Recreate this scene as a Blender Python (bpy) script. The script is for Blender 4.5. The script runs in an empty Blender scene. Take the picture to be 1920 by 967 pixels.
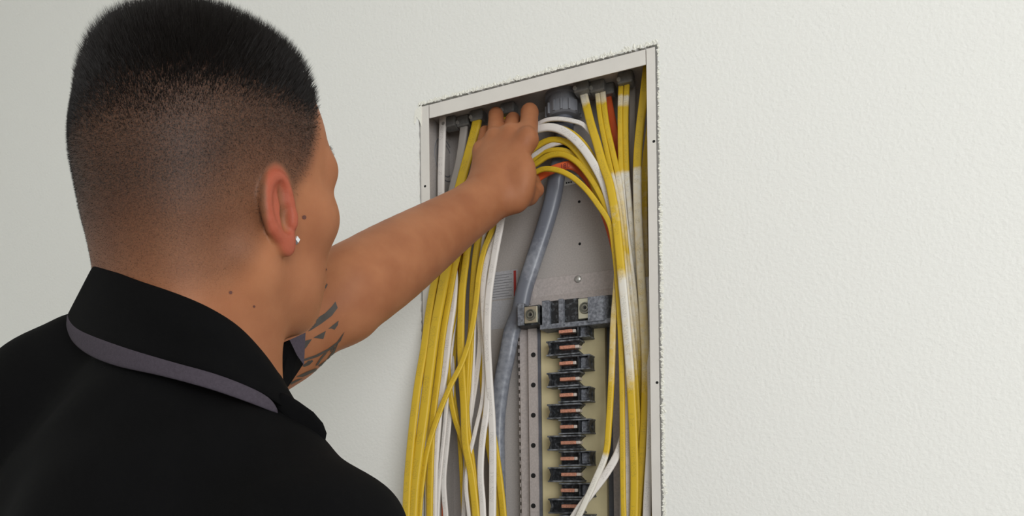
import bpy, bmesh, math, random
import numpy as np
from mathutils import Vector, Matrix
from mathutils.bvhtree import BVHTree
random.seed(7); rng = np.random.default_rng(11)
scene = bpy.context.scene
# ---------------------------------------------------------------- camera
FPX, PHI, ROLLS = 1300.0, math.radians(23.7), .0125
CAM = np.array([.412, -1.0075, 1.42]); PPX, PPY = 960.0, 880.0
_fw = np.array([-math.sin(PHI), math.cos(PHI), 0]); _r0 = np.array([math.cos(PHI), math.sin(PHI), 0]); _u0 = np.array([0, 0, 1.0])
_c = math.sqrt(1 - ROLLS ** 2); _rt = _r0 * _c - _u0 * ROLLS; _up = _u0 * _c + _r0 * ROLLS
def ray(px, py): return _fw + (px - PPX) / FPX * _rt - (py - PPY) / FPX * _up
def at_depth(px, py, d): return CAM + d * ray(px, py)
def at_y(px, py, y):
    d = ray(px, py); return CAM + d * (y - CAM[1]) / d[1]
def at_x(px, py, x):
    d = ray(px, py); return CAM + d * (x - CAM[0]) / d[0]
def to_px(p):
    v = np.atleast_2d(p) - CAM; d = v @ _fw
    return np.stack([PPX + FPX * (v @ _rt) / d, PPY - FPX * (v @ _up) / d, d], 1)
# ---------------------------------------------------------------- implicit-surface modelling
def nrm(v):
    v = np.asarray(v, float); return v / np.linalg.norm(v)
def smin(a, b, k):
    h = np.maximum(k - np.abs(a - b), 0.0) / k
    return np.minimum(a, b) - h * h * k * 0.25
def smax(a, b, k): return -smin(-a, -b, k)
class Prim:
    """one blob: ('c', a, b, ra, rb) round cone or ('e', centre, axes 3x3 rows, radii) ellipsoid"""
    def __init__(s, kind, k, sub, *a):
        s.kind, s.k, s.sub = kind, k, sub
        if kind == 'c':
            s.a, s.b = np.array(a[0], float), np.array(a[1], float); s.ra, s.rb = a[2], a[3]
            s.cen = (s.a + s.b) / 2; s.rad = np.linalg.norm(s.b - s.a) / 2 + max(s.ra, s.rb)
        else:
            s.cen = np.array(a[0], float); s.ax = np.array(a[1], float); s.r = np.array(a[2], float); s.rad = s.r.max()
    def d(s, p):
        if s.kind == 'c':
            ab = s.b - s.a; t = np.clip(((p - s.a) @ ab) / (ab @ ab), 0, 1)
            return np.linalg.norm(p - s.a - t[:, None] * ab, axis=1) - (s.ra + (s.rb - s.ra) * t)
        q = (p - s.cen) @ s.ax.T
        k0 = np.linalg.norm(q / s.r, axis=1); k1 = np.linalg.norm(q / (s.r * s.r), axis=1) + 1e-9
        return k0 * (k0 - 1.0) / k1
class Field:
    def __init__(s): s.p = []
    def cone(s, a, b, ra, rb, k=.02, sub=False): s.p.append(Prim('c', k, sub, a, b, ra, rb))
    def ell(s, c, ax, r, k=.02, sub=False): s.p.append(Prim('e', k, sub, c, ax, r))
    def ev(s, p, cen=None, rad=None):
        out = np.full(len(p), .5)
        for q in s.p:
            if cen is not None and np.linalg.norm(q.cen - cen) > q.rad + rad + q.k + .012: continue
            d = q.d(p)
            out = smax(out, -d, q.k) if q.sub else smin(out, d, q.k)
        return out
def surface_nets(field, lo, hi, h, warp=None):
    """mesh the zero level of a Field on a grid of step h, visiting only blocks near the surface"""
    lo = np.array(lo, float); B = 12
    n = np.ceil((np.array(hi) - lo) / h / B).astype(int) * B
    vol = np.full(n + 1, .5, np.float32)
    g = np.stack(np.meshgrid(*[np.arange(B + 1)] * 3, indexing='ij'), -1).reshape(-1, 3)
    R = B * h * .5 * 3 ** .5
    nb = n // B
    bc = np.stack(np.meshgrid(*[np.arange(k) for k in nb], indexing='ij'), -1).reshape(-1, 3)
    cd = field.ev(lo + (bc * B + B / 2) * h)
    for b, c in zip(bc, cd):
        i, j, k = b * B
        if abs(c) > R * 1.7 + .012:
            if c < 0: vol[i:i+B+1, j:j+B+1, k:k+B+1] = -.5
            continue
        cen = lo + (b * B + B / 2) * h
        pts = lo + (b * B + g) * h
        vol[i:i+B+1, j:j+B+1, k:k+B+1] = (field.ev(pts, cen, R) if warp is None else warp(pts, field.ev(pts, cen, R))).reshape(B+1, B+1, B+1)
    sg = vol < 0
    c8 = [(a, b, c) for a in (0, 1) for b in (0, 1) for c in (0, 1)]
    def sh(v, o): return v[o[0]:n[0]+o[0], o[1]:n[1]+o[1], o[2]:n[2]+o[2]]
    cnt = np.zeros(n, np.uint8)
    for o in c8: cnt += sh(sg, o)
    idx = np.argwhere((cnt > 0) & (cnt < 8))
    vid = np.full(n, -1, np.int32); vid[idx[:, 0], idx[:, 1], idx[:, 2]] = np.arange(len(idx))
    acc = np.zeros((len(idx), 3)); num = np.zeros(len(idx))
    val = {o: vol[idx[:, 0]+o[0], idx[:, 1]+o[1], idx[:, 2]+o[2]].astype(float) for o in c8}
    for o in c8:
        for ax in range(3):
            if o[ax]: continue
            o2 = tuple(v + (1 if i == ax else 0) for i, v in enumerate(o))
            a, b = val[o], val[o2]; m = (a < 0) != (b < 0)
            t = np.where(m, a / np.where(m, a - b, 1), 0)
            pt = np.tile(np.array(o, float), (len(idx), 1)); pt[:, ax] += t
            acc[m] += pt[m]; num[m] += 1
    V = lo + (idx + acc / num[:, None]) * h
    Q = []
    for ax in range(3):
        u, v = (ax + 1) % 3, (ax + 2) % 3
        s0 = [slice(1, n[i]) for i in range(3)]; s0[ax] = slice(0, n[ax])
        s1 = list(s0); s1[ax] = slice(1, n[ax] + 1)
        a, b = sg[tuple(s0)], sg[tuple(s1)]
        for flip in (False, True):
            e = np.argwhere((a & ~b) if not flip else (~a & b)) + [0 if i == ax else 1 for i in range(3)]
            if not len(e): continue
            def cell(du, dv):
                c = e.copy(); c[:, u] -= du; c[:, v] -= dv
                return vid[c[:, 0], c[:, 1], c[:, 2]]
            q = np.stack([cell(1, 1), cell(0, 1), cell(0, 0), cell(1, 0)], 1)
            Q.append(q[:, ::-1] if flip else q)
    F = np.concatenate(Q); F = F[(F >= 0).all(1)]
    return V, F
cd_ = bpy.data.cameras.new('camera'); cam = bpy.data.objects.new('camera', cd_); scene.collection.objects.link(cam)
cd_.sensor_fit = 'HORIZONTAL'; cd_.sensor_width = 36.0; cd_.lens = FPX / 1920 * 36.0
cd_.shift_y = (PPY - 483.5) / 1920; cd_.clip_start = .02
cam.matrix_world = Matrix(((_rt[0], _up[0], -_fw[0], CAM[0]), (_rt[1], _up[1], -_fw[1], CAM[1]), (_rt[2], _up[2], -_fw[2], CAM[2]), (0, 0, 0, 1)))
scene.camera = cam
# ---------------------------------------------------------------- light
world = bpy.data.worlds.new('daylight'); scene.world = world; world.use_nodes = True
bg = world.node_tree.nodes['Background']; bg.inputs[0].default_value = (.98, 1.0, .95, 1); bg.inputs[1].default_value = .70
def area(name, loc, target, sx, sy, power, col):
    l = bpy.data.lights.new(name, 'AREA'); l.shape = 'RECTANGLE'; l.size, l.size_y = sx, sy; l.energy = power; l.color = col
    o = bpy.data.objects.new(name, l); scene.collection.objects.link(o); o.location = loc
    o.rotation_euler = (Vector(target) - Vector(loc)).to_track_quat('-Z', 'Y').to_euler(); return o
area('window_daylight', (2.3, -2.7, 1.75), (0, -.1, 1.6), 2.0, 1.7, 66, (.98, .985, 1.0))
vs = scene.view_settings; vs.view_transform = 'Standard'; vs.look = 'None'; vs.gamma = 1.0; vs.exposure = 0.0; vs.use_curve_mapping = False
# ---------------------------------------------------------------- helpers
ORG = {}
def tag(o, label=None, cat=None, group=None, kind=None):
    for k, v in (('label', label), ('category', cat), ('group', group), ('kind', kind)):
        if v: o[k] = v
    return o
def thing(name, loc, label, cat, group=None):
    o = bpy.data.objects.new(name, None); scene.collection.objects.link(o); o.location = loc; o.empty_display_size = .05
    ORG[o.name] = np.array(loc, float); return tag(o, label, cat, group)
def obj(name, V, F, m, parent=None, smooth=False, label=None, cat=None, group=None, kind=None):
    """one mesh object from world-space vertices"""
    V = np.asarray(V, float)
    if parent is not None: org = ORG[parent.name]
    else: org = np.array([(V[:, 0].min() + V[:, 0].max()) / 2, (V[:, 1].min() + V[:, 1].max()) / 2, V[:, 2].min()])
    me = bpy.data.meshes.new(name); me.from_pydata((V - org).tolist(), [], F if isinstance(F, list) else F.tolist()); me.update()
    if smooth: me.polygons.foreach_set('use_smooth', [True] * len(me.polygons))
    if m: me.materials.append(m)
    o = bpy.data.objects.new(name, me); scene.collection.objects.link(o)
    if parent is not None: o.parent = parent; ORG[o.name] = org
    else: o.location = org; ORG[o.name] = org
    return tag(o, label, cat, group, kind)
class MB:
    """collects shapes into one mesh"""
    def __init__(s): s.V = []; s.F = []
    def add(s, V, F):
        n = len(s.V); s.V += [tuple(v) for v in V]; s.F += [[i + n for i in f] for f in F]; return s
    def box(s, x0, x1, y0, y1, z0, z1, bev=0):
        if bev:
            bm = bmesh.new(); r = bmesh.ops.create_cube(bm, size=1)
            for v in bm.verts: v.co = Vector(((x0+x1)/2 + v.co.x*(x1-x0), (y0+y1)/2 + v.co.y*(y1-y0), (z0+z1)/2 + v.co.z*(z1-z0)))
            bmesh.ops.bevel(bm, geom=bm.edges[:], offset=bev, segments=1, affect='EDGES')
            bm.verts.index_update(); s.add([v.co[:] for v in bm.verts], [[v.index for v in f.verts] for f in bm.faces]); bm.free(); return s
        V = [(x, y, z) for x in (x0, x1) for y in (y0, y1) for z in (z0, z1)]
        return s.add(V, [[0, 1, 3, 2], [4, 6, 7, 5], [0, 4, 5, 1], [2, 3, 7, 6], [0, 2, 6, 4], [1, 5, 7, 3]])
    def prism(s, P, d):                       # polygon P extruded by vector d
        n = len(P); P = [np.array(p, float) for p in P]; d = np.array(d, float)
        return s.add(P + [p + d for p in P], [list(range(n))[::-1], list(range(n, 2*n))] + [[i, (i+1) % n, n+(i+1) % n, n+i] for i in range(n)])
    def cyl(s, c, ax, r0, r1, h, n=20):       # frustum from c along unit axis ax
        ax = nrm(ax); t = nrm(np.cross(ax, [.3, .9, .2])); b = np.cross(ax, t); c = np.array(c, float)
        A = [2*math.pi*i/n for i in range(n)]
        V = [c + r0*(math.cos(a)*t + math.sin(a)*b) for a in A] + [c + ax*h + r1*(math.cos(a)*t + math.sin(a)*b) for a in A]
        return s.add(V, [list(range(n))[::-1], list(range(n, 2*n))] + [[i, (i+1) % n, n+(i+1) % n, n+i] for i in range(n)])
    def lathe(s, c, ax, prof, n=28):          # profile of (radius, height)
        ax = nrm(ax); t = nrm(np.cross(ax, [.3, .9, .2])); b = np.cross(ax, t); c = np.array(c, float); V = []; F = []
        for r, h in prof: V += [c + ax*h + r*(math.cos(2*math.pi*i/n)*t + math.sin(2*math.pi*i/n)*b) for i in range(n)]
        for k in range(len(prof)-1):
            for i in range(n): F.append([k*n+i, k*n+(i+1) % n, (k+1)*n+(i+1) % n, (k+1)*n+i])
        return s.add(V, F)
    def build(s, name, m, parent=None, **kw): return obj(name, s.V, s.F, m, parent, **kw)
def lin(c): return tuple(((v/255)/12.92 if v/255 <= .04045 else (((v/255)+.055)/1.055)**2.4) for v in c) + (1,)
def mat(name, col, rough=.5, metal=0, var=0, vs_=60, bump=0, bs=300, spec=.5, col2=None, lo=.45, hi=.62, bdist=.001):
    m = bpy.data.materials.new(name); m.use_nodes = True; nt = m.node_tree; p = nt.nodes['Principled BSDF']
    p.inputs['Base Color'].default_value = lin(col); p.inputs['Roughness'].default_value = rough; p.inputs['Metallic'].default_value = metal
    p.inputs['Specular IOR Level'].default_value = spec
    tc = nt.nodes.new('ShaderNodeTexCoord')
    if var or col2:
        nz = nt.nodes.new('ShaderNodeTexNoise'); nz.inputs['Scale'].default_value = vs_; nz.inputs['Detail'].default_value = 5
        nt.links.new(tc.outputs['Object'], nz.inputs['Vector'])
        rp = nt.nodes.new('ShaderNodeValToRGB'); nt.links.new(nz.outputs['Fac'], rp.inputs['Fac'])
        if col2: a, b = lin(col), lin(col2); rp.color_ramp.elements[0].position = lo; rp.color_ramp.elements[1].position = hi
        else:
            c = lin(col); a = tuple(v*(1-var) for v in c[:3]) + (1,); b = tuple(min(1, v*(1+var)) for v in c[:3]) + (1,)
            rp.color_ramp.elements[0].position = .3; rp.color_ramp.elements[1].position = .7
        rp.color_ramp.elements[0].color = a; rp.color_ramp.elements[1].color = b
        nt.links.new(rp.outputs['Color'], p.inputs['Base Color'])
    if bump:
        n2 = nt.nodes.new('ShaderNodeTexNoise'); n2.inputs['Scale'].default_value = bs; n2.inputs['Detail'].default_value = 3
        nt.links.new(tc.outputs['Object'], n2.inputs['Vector'])
        bp = nt.nodes.new('ShaderNodeBump'); bp.inputs['Strength'].default_value = bump; bp.inputs['Distance'].default_value = bdist
        nt.links.new(n2.outputs['Fac'], bp.inputs['Height']); nt.links.new(bp.outputs['Normal'], p.inputs['Normal'])
    return m
# ---------------------------------------------------------------- room
M_wall = mat('painted drywall', (230, 230, 226), .75, bump=.55, bs=210, bdist=.0016, spec=.25)
M_gyp = mat('torn drywall paper', (232, 231, 222), .9, var=.06, vs_=400)
M_floor = mat('grey floor', (150, 146, 140), .6, var=.1, vs_=6)
M_ceil = mat('ceiling paint', (232, 231, 226), .8)
MB().box(-4, 4, -5, .6, -.1, 0).build('floor', M_floor, kind='structure')
MB().box(-4, 4, -5, .6, 2.75, 2.85).build('ceiling', M_ceil, kind='structure')
HX0, HX1, HZ0, HZ1 = -.1935, .2090, 1.075, 2.0342
loop = []; base_loop = []
def side(a, b, n, amp):
    for i in range(n):
        t = i / n; j = rng.normal(0, amp, 2) if 0 < i else (0, 0)
        base_loop.append((a[0] + (b[0]-a[0])*t, a[1] + (b[1]-a[1])*t)); loop.append((a[0] + (b[0]-a[0])*t + j[0], a[1] + (b[1]-a[1])*t + j[1]))
side((HX0, HZ0), (HX1, HZ0), 60, .0008); side((HX1, HZ0), (HX1, HZ1), 260, .0007); side((HX1, HZ1), (HX0, HZ1), 120, .0007); side((HX0, HZ1), (HX0, HZ0), 200, .0004)
n = len(loop); W0, W1, Z0, Z1 = -4.0, 4.0, 0.0, 2.75
MG = .03; FX0, FX1, FZ0, FZ1 = HX0-MG, HX1+MG, HZ0-MG, HZ1+MG
def frame_pt(p): return (FX0 + (p[0]-HX0)/(HX1-HX0)*(FX1-FX0), FZ0 + (p[1]-HZ0)/(HZ1-HZ0)*(FZ1-FZ0))
V = []
for y in (0, .0127): V += [(x, y, z) for x, z in loop] + [(frame_pt(p)[0], y, frame_pt(p)[1]) for p in base_loop]
F = []
for i in range(n):
    j = (i+1) % n
    F += [[i, j, n+j, n+i], [i, 2*n+i, 2*n+j, j], [2*n+i, 3*n+i, 3*n+j, 2*n+j]]
for y in (0, .0127):
    for x0, x1, z0, z1 in ((W0, FX0, Z0, Z1), (FX1, W1, Z0, Z1), (FX0, FX1, Z0, FZ0), (FX0, FX1, FZ1, Z1)):
        k = len(V); V += [(x0, y, z0), (x1, y, z0), (x1, y, z1), (x0, y, z1)]; F.append([k, k+1, k+2, k+3] if y == 0 else [k+3, k+2, k+1, k])
wall = obj('wall_back', V, F, M_wall, kind='structure')
fr = MB()
def flake(x, z, s, ang, lift):
    c, d = math.cos(ang), math.sin(ang); a = np.array([x, -.0002, z])
    t = np.array([c, 0, d]); q = np.array([-d, 0, c])
    fr.add([a - t*s*.5, a + t*s*.5, a + t*s*.35*rng.random() + q*s*.8 - np.array([0, lift, 0]), a - q*s*.4 - np.array([0, lift*.6, 0])], [[0, 1, 2], [1, 0, 3], [0, 2, 3], [1, 3, 2]])
for i in range(420):                          # rough paper along the cut: thick on the top and right edges
    x = HX0 + (HX1-HX0)*rng.random(); flake(x, HZ1 + abs(rng.normal(0, .0016)), .002 + .0036*rng.random(), rng.normal(0, .6), .0022*rng.random())
for i in range(800):
    z = 1.08 + (2.032-1.08)*rng.random(); low = 1.0 if z < 1.80 else .5
    flake(HX1 + abs(rng.normal(0, .0016*low)) + .0002, z, (.0016 + .0034*rng.random())*(.6+.4*low), math.pi/2 + rng.normal(0, .6), .0024*rng.random())
for i in range(160):
    z = 1.08 + (1.98-1.08)*rng.random(); flake(HX0 - abs(rng.normal(0, .001)), z, .001 + .0012*rng.random(), math.pi/2 + rng.normal(0, .4), .0006*rng.random())
fr.build('torn_paper_fringe', M_gyp, wall, kind='stuff')
pl = MB()                                     # smeared filler over the upper corner of the cut
pl.prism([at_y(778, 206, -.0012), at_y(786, 200, -.0012), at_y(790, 196, -.0012), at_y(789.5, 236, -.0012), at_y(786, 226, -.0012), at_y(781, 219, -.0012), at_y(778, 232, -.0012), at_y(776, 232, -.0012)], (0, .0022, 0))
pl.build('filler_patch', M_gyp, wall)
# ---------------------------------------------------------------- electrical panel
M_lip = mat('white painted steel lip', (214, 210, 204), .5, var=.03, vs_=30)
M_back = mat('grey enclosure steel', (172, 166, 162), .5, var=.10, vs_=420, bump=.1, bs=600, metal=0)
M_rail = mat('dull grey rail', (176, 168, 165), .5, var=.12, vs_=300)
M_dark = mat('black hole', (14, 13, 14), .8)
M_cream = mat('cream insulating board', (202, 190, 150), .6, var=.07, vs_=40)
M_ins = mat('black moulded insulator with overspray', (24, 26, 29), .5, col2=(110, 114, 120), vs_=200, lo=.5, hi=.9)
M_insg = mat('grey dusted insulator', (84, 87, 95), .55, col2=(140, 144, 152), vs_=260, lo=.35, hi=.75)
M_rib = mat('insulator rib with overspray', (48, 51, 56), .5, col2=(140, 144, 150), vs_=150, lo=.38, hi=.75)
M_cu = mat('copper stab', (218, 156, 132), .35, metal=.55, var=.25, vs_=500)
M_tip = mat('pale tinned tip', (214, 204, 196), .35, metal=.4)
M_lug = mat('bright plated lug', (208, 206, 186), .3, metal=.75)
M_lugs = mat('dark lug screw', (140, 140, 130), .35, metal=.7)  # toned darker than the lug so the screw rings stand out
M_pvc = mat('grey conduit plastic', (120, 122, 128), .4, var=.08, vs_=80)
M_zinc = mat('zinc screw', (190, 190, 186), .35, metal=.6)
M_label = mat('pale printed label', (176, 176, 180), .5, var=.12, vs_=600)
M_red = mat('red label stripe', (170, 52, 48), .5)
M_print = mat('grey label print', (120, 120, 124), .6)
PX0, PX1, PZ0, PZ1, PB = -.191, .2045, 1.08, 2.0310, .100
panel = thing('electrical_panel', (0, .05, PZ0), 'open grey breaker box set flush in the white wall', 'electrical panel')
def pb(name, m, x0, x1, y0, y1, z0, z1, bev=0, par=panel, **kw): return MB().box(x0, x1, y0, y1, z0, z1, bev).build(name, m, par, **kw)
pb('back_panel', M_back, PX0, PX1, PB, PB+.0015, PZ0, PZ1)
side_l = pb('side_panel', M_back, PX0, PX0+.0015, .003, PB, PZ0, PZ1)
pb('side_panel', M_back, PX1-.0015, PX1, .003, PB, PZ0, PZ1)
pb('top_panel', M_back, PX0, PX1, .003, PB, PZ1-.0015, PZ1)
pb('bottom_panel', M_back, PX0, PX1, .003, PB, PZ0, PZ0+.0015)
lip_l = pb('front_lip', M_lip, PX0, -.1745, .0005, .002, PZ0, PZ1, .0003)
lip_r = pb('front_lip', M_lip, .1915, PX1, .0005, .002, PZ0, PZ1, .0003)
pb('front_lip', M_lip, -.1735, .1905, .0008, .0023, 2.0085, PZ1, .0003)
pb('front_lip', M_lip, -.1735, .1905, .0008, .0023, PZ0, PZ0+.022, .0003)
for (px, py), pa in (((797, 349), lip_l), ((1226, 265), lip_r), ((1232, 717), lip_r)):
    c = at_y(px, py, .0006); MB().cyl(c, (0, -1, 0), .0022, .0020, .0003, 14).build('screw_hole', M_dark, pa)
for px, py in ((1086, 378), (1087, 457), (945, 795), (1070, 590)):
    MB().cyl(at_y(px, py, PB-.0001), (0, -1, 0), .0024, .0022, .0003, 14).build('screw_hole', M_dark, panel)
kc = at_x(834, 300, PX0+.0016)
for R in (.036, .028):
    MB().lathe(kc, (1, 0, 0), [(R-.0012, 0), (R-.0004, .0009), (R+.0004, .0009), (R+.0012, 0)], 40).build('knockout_ring', M_print, side_l, smooth=True)
# mounting bracket above the bus
X = lambda px, y, py=700: at_y(px, py, y)[0]
Zy = lambda py, y, px=1070: at_y(px, py, y)[2]
bk = MB(); x0, x1 = X(999, .097, 540), X(1172, .097, 540)
bk.box(x0, x1, .0945, .0975, 1.712, 1.744, .0005); bk.prism([(x0, .0945, 1.714), (x0, .0975, 1.712), (x0, .084, 1.690), (x0, .081, 1.691)], (x1-x0, 0, 0))
bk.box(x0-.0015, x0+.004, .088, .0975, 1.690, 1.744); bko = bk.build('bus_bracket', M_rail, panel)
MB().lathe(at_y(1084, 523, .0945), (0, -1, 0), [(.0062, 0), (.006, .0016), (.004, .003), (.0001, .0034)], 18).build('screw', M_zinc, bko, smooth=True)
# side rails of the interior
zt, zb = 1.695, 1.13
rl = MB(); a, b, c = X(977, .080, 780), X(992, .080, 780), X(1009, .072, 780)
rl.box(a, b, .078, .098, zb, zt); rl.prism([(b, .078, zb), (b+.004, .070, zb), (c, .070, zb), (c, .098, zb), (b, .098, zb)], (0, 0, zt-zb))
for k in range(44): rl.box(a-.0035, a, .080, .096, zt-.006-k*.0127-.0065, zt-.006-k*.0127)
ro = rl.build('mounting_rail', M_rail, panel)
for k in range(10):
    p = at_y(1000, 665+56.6*k, .0699); MB().cyl((p[0], .0699, Zy(665+56.6*k, .0699, 1000)), (0, -1, 0), .0042, .0042, .0003, 16).build('rail_hole', M_dark, ro)
pb('rail_flange', mat('dark slate flange', (88, 90, 98), .5, var=.1, vs_=200), c, c+.005, .074, .099, zb, zt)
cx0, cx1 = c+.005, X(1136, .074, 780)
pb('insulating_board', M_cream, cx0, cx1, .0745, .0985, zb, zt-.01, .0008)
pb('rail_flange', bpy.data.materials['dark slate flange'], cx1, X(1150, .082, 780), .086, .0985, zb, zt)
rr = MB(); a2, b2 = X(1149, .078, 780), X(1166, .078, 780)
rr.box(a2, b2, .078, .098, zb, zt)
for k in range(22): rr.box(b2, b2+.0045, .079, .096, zt-.03-k*.0254-.014, zt-.03-k*.0254)
rr.build('mounting_rail', M_rail, panel)
# bus stabs
for k in range(19):
    zc = 1.6405 - .0255*k; y = .056; XX = lambda px: X(px, .052, 780)
    ins = MB(); ribs = []
    if k % 2 == 0:
        l, r = XX(1050), XX(1108)
        ins.box(l, r, .064, .0748, zc-.0115, zc+.0115); ins.box(l, l+.002, .056, .0748, zc-.0105, zc+.0105)
        for s in (1, -1): ribs.append(MB().box(l-.001, r+.001, .046, .0748, zc+s*.0108-.0011, zc+s*.0108+.0011, .0003))
        ins.box(XX(1086), XX(1088.5), .047, .066, zc-.0105, zc+.0105)
        ins.prism([(r-.002, .047, zc-.0105), (r+.0005, .047, zc-.0105), (r-.002, .047, zc), (r+.0005, .047, zc+.0105), (r-.002, .047, zc+.0105), (r-.0045, .047, zc)], (0, .022, 0))
        cu = (XX(1052), XX(1077)); tip = (XX(1077), XX(1083))
    else:
        l, r = XX(1034), XX(1088)
        ins.prism([(l, .060, zc-.0115), (r-.004, .060, zc-.0115), (r, .060, zc-.009), (r-.009, .060, zc), (r, .060, zc+.009), (r-.004, .060, zc+.0115), (l, .060, zc+.0115)], (0, .0148, 0))
        for s in (1, -1): ribs.append(MB().box(XX(1028), r+.002, .046, .0748, zc+s*.0108-.0013, zc+s*.0108+.0013, .0003))
        ins.prism([(l-.004, .047, zc-.0105), (l+.001, .047, zc-.0105), (l+.003, .047, zc), (l+.001, .047, zc+.0105), (l-.004, .047, zc+.0105), (l-.0005, .047, zc)], (0, .022, 0))
        cu = (XX(1053), XX(1081)); tip = (XX(1081), XX(1089))
    io = ins.build('stab_insulator', M_ins, panel)
    for r_ in ribs: r_.build('insulator_rib', M_rib, io)
    MB().box(cu[0], cu[1], .045, .062, zc-.0028, zc+.0028, .0006).build('bus_stab', M_cu, io)
    MB().box(tip[0], tip[1], .0465, .062, zc-.0026, zc+.0026, .0008).build('stab_tip', M_tip, io)
    if k % 2 == 0:
        MB().box(XX(1089), XX(1104), .055, .065, zc-.0085, zc+.0085, .0006).build('stab_cover', M_insg, io)
        MB().lathe((XX(1098), .055, zc), (0, -1, 0), [(.0052, 0), (.005, .0012), (.003, .0012), (.0028, .0002), (.0001, .0002)], 16).build('stab_screw', M_insg, io)
# main lugs
yl = .040
def lb(name, m, p0, p1, q0, q1, y0, y1, par, bev=.0006):
    return MB().box(X(p0, y0, 590), X(p1, y0, 590), y0, y1, Zy(q1, y0, (p0+p1)/2), Zy(q0, y0, (p0+p1)/2), bev).build(name, m, par)
lg = lb('lug_block', M_ins, 971, 1012, 573, 610, .044, .074, panel)
lb('block_side', M_insg, 970, 982, 568, 610, .041, .074, lg)
def lug(px0, px1, py0, py1, cx, cy, y, par):
    o = lb('main_lug', M_lug, px0, px1, py0, py1, y, y+.022, par)
    c = at_y(cx, cy, y); MB().lathe(c, (0, -1, 0), [(.0098, 0), (.0088, .0026), (.0076, .0028), (.0066, .0004), (.0058, .0004), (.0050, .0024), (.0034, .0026), (.0026, .0006), (.0001, .0006)], 24).build('lug_screw', M_lugs, o, smooth=False)
    MB().cyl(c + np.array([0, -.0006, 0]), (0, -1, 0), .0025, .0025, .0003, 6).build('hex_socket', M_dark, o)
lug(983, 1007, 574, 605, 995, 590, .040, lg)
mb = lb('lug_block', M_ins, 1017, 1086, 562, 606, .048, .074, panel)
lb('block_side', M_insg, 1016, 1030, 563, 609, .040, .074, mb)
lb('block_side', M_insg, 1047, 1056, 560, 606, .040, .074, mb)
lb('base_ledge', M_insg, 1012, 1150, 602, 611, .040, .074, mb)
rb = lb('lug_block', M_ins, 1080, 1148, 556, 606, .050, .074, panel)
lug(1084, 1103, 559, 597, 1097, 577, .041, rb)
sh_ = MB(); p0, p1 = X(1102, .036, 580), X(1150, .060, 580); za, zc_ = Zy(557, .036, 1102), Zy(603, .036, 1102)
sh_.prism([(p0, .036, zc_), (X(1131, .036, 580), .036, zc_), (p1, .060, zc_+.002), (p1, .074, zc_+.002), (p0, .074, zc_)], (0, 0, za-zc_)); sh_.build('lug_shield', M_insg, rb)
# printed labels
def lab(px0, px1, py0, py1, y): return (X(px0, y, (py0+py1)/2), X(px1, y, (py0+py1)/2), Zy(py1, y, (px0+px1)/2), Zy(py0, y, (px0+px1)/2))
a, b, z0, z1 = lab(918, 971, 508, 560, .0995); lo_ = pb('warning_label', M_label, a, b, .0993, .0999, z0, z1)
pb('red_stripe', M_red, b-.0075, b-.003, .0989, .0992, z0+.002, z1-.002, par=lo_)
for k in range(9):
    zz = z1-.006-k*.0047; pb('print_line', M_print, a+.004, b-.011-.006*(k % 3 == 1), .0990, .0992, zz-.0009, zz, par=lo_)
a, b, z0, z1 = lab(915, 966, 563, 616, .0995); pb('data_label', M_label, a, b, .0993, .0999, z0, z1)
a, b, z0, z1 = lab(1058, 1086, 329, 346, .0995); wl = pb('white_label', mat('white sticker', (214, 212, 208), .5), a, b, .0993, .0999, z0, z1)
for k in range(3): pb('print_mark', M_dark, a+.003+k*.004, a+.0055+k*.004, .0990, .0992, z0+.003, z0+.0055, par=wl)
# conduit connector in the top, cable clamps
cc = at_y(1056, 185, .066); cn = MB()
cn.lathe((cc[0], cc[1], 2.0295), (0, 0, -1), [(.030, 0), (.030, .006), (.026, .007), (.026, .017), (.0275, .018), (.0275, .036), (.024, .038), (.0165, .039)], 36)
co = cn.build('conduit_connector', M_pvc, panel, smooth=False)
gr = MB()
for k in range(14):
    a = 2*math.pi*k/14; d = np.array([math.cos(a), math.sin(a), 0]); q = np.array([-d[1], d[0], 0]); base = np.array([cc[0], cc[1], 2.0295-.036])
    gr.prism([base + d*.0272 - q*.002, base + d*.030 - q*.0014, base + d*.030 + q*.0014, base + d*.0272 + q*.002], (0, 0, .017))
gr.build('grip_rib', M_pvc, co)
MB().lathe((cc[0], cc[1], 2.0), (0, 0, -1), [(.0165, 0), (.0165, .060)], 28).build('conduit_stub', mat('slate conduit', (86, 89, 98), .35), co, smooth=True)
M_clamp = mat('grey die-cast clamp', (120, 120, 118), .45, metal=.3, var=.15, vs_=200)
for px, py, y in ((846, 214, .055), (872, 214, .062), (897, 205, .055), (955, 186, .055), (1092, 150, .045), (1122, 145, .055), (1140, 150, .07), (1174, 134, .05)):
    c = at_y(px, py, y); cl = MB().box(c[0]-.012, c[0]+.012, y-.011, y+.011, 2.012, 2.0295, .002); o = cl.build('cable_clamp', M_clamp, panel)
    MB().cyl((c[0]-.009, y-.011, 2.018), (0, -1, 0), .0032, .003, .002, 12).build('clamp_screw', M_zinc, o)
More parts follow.
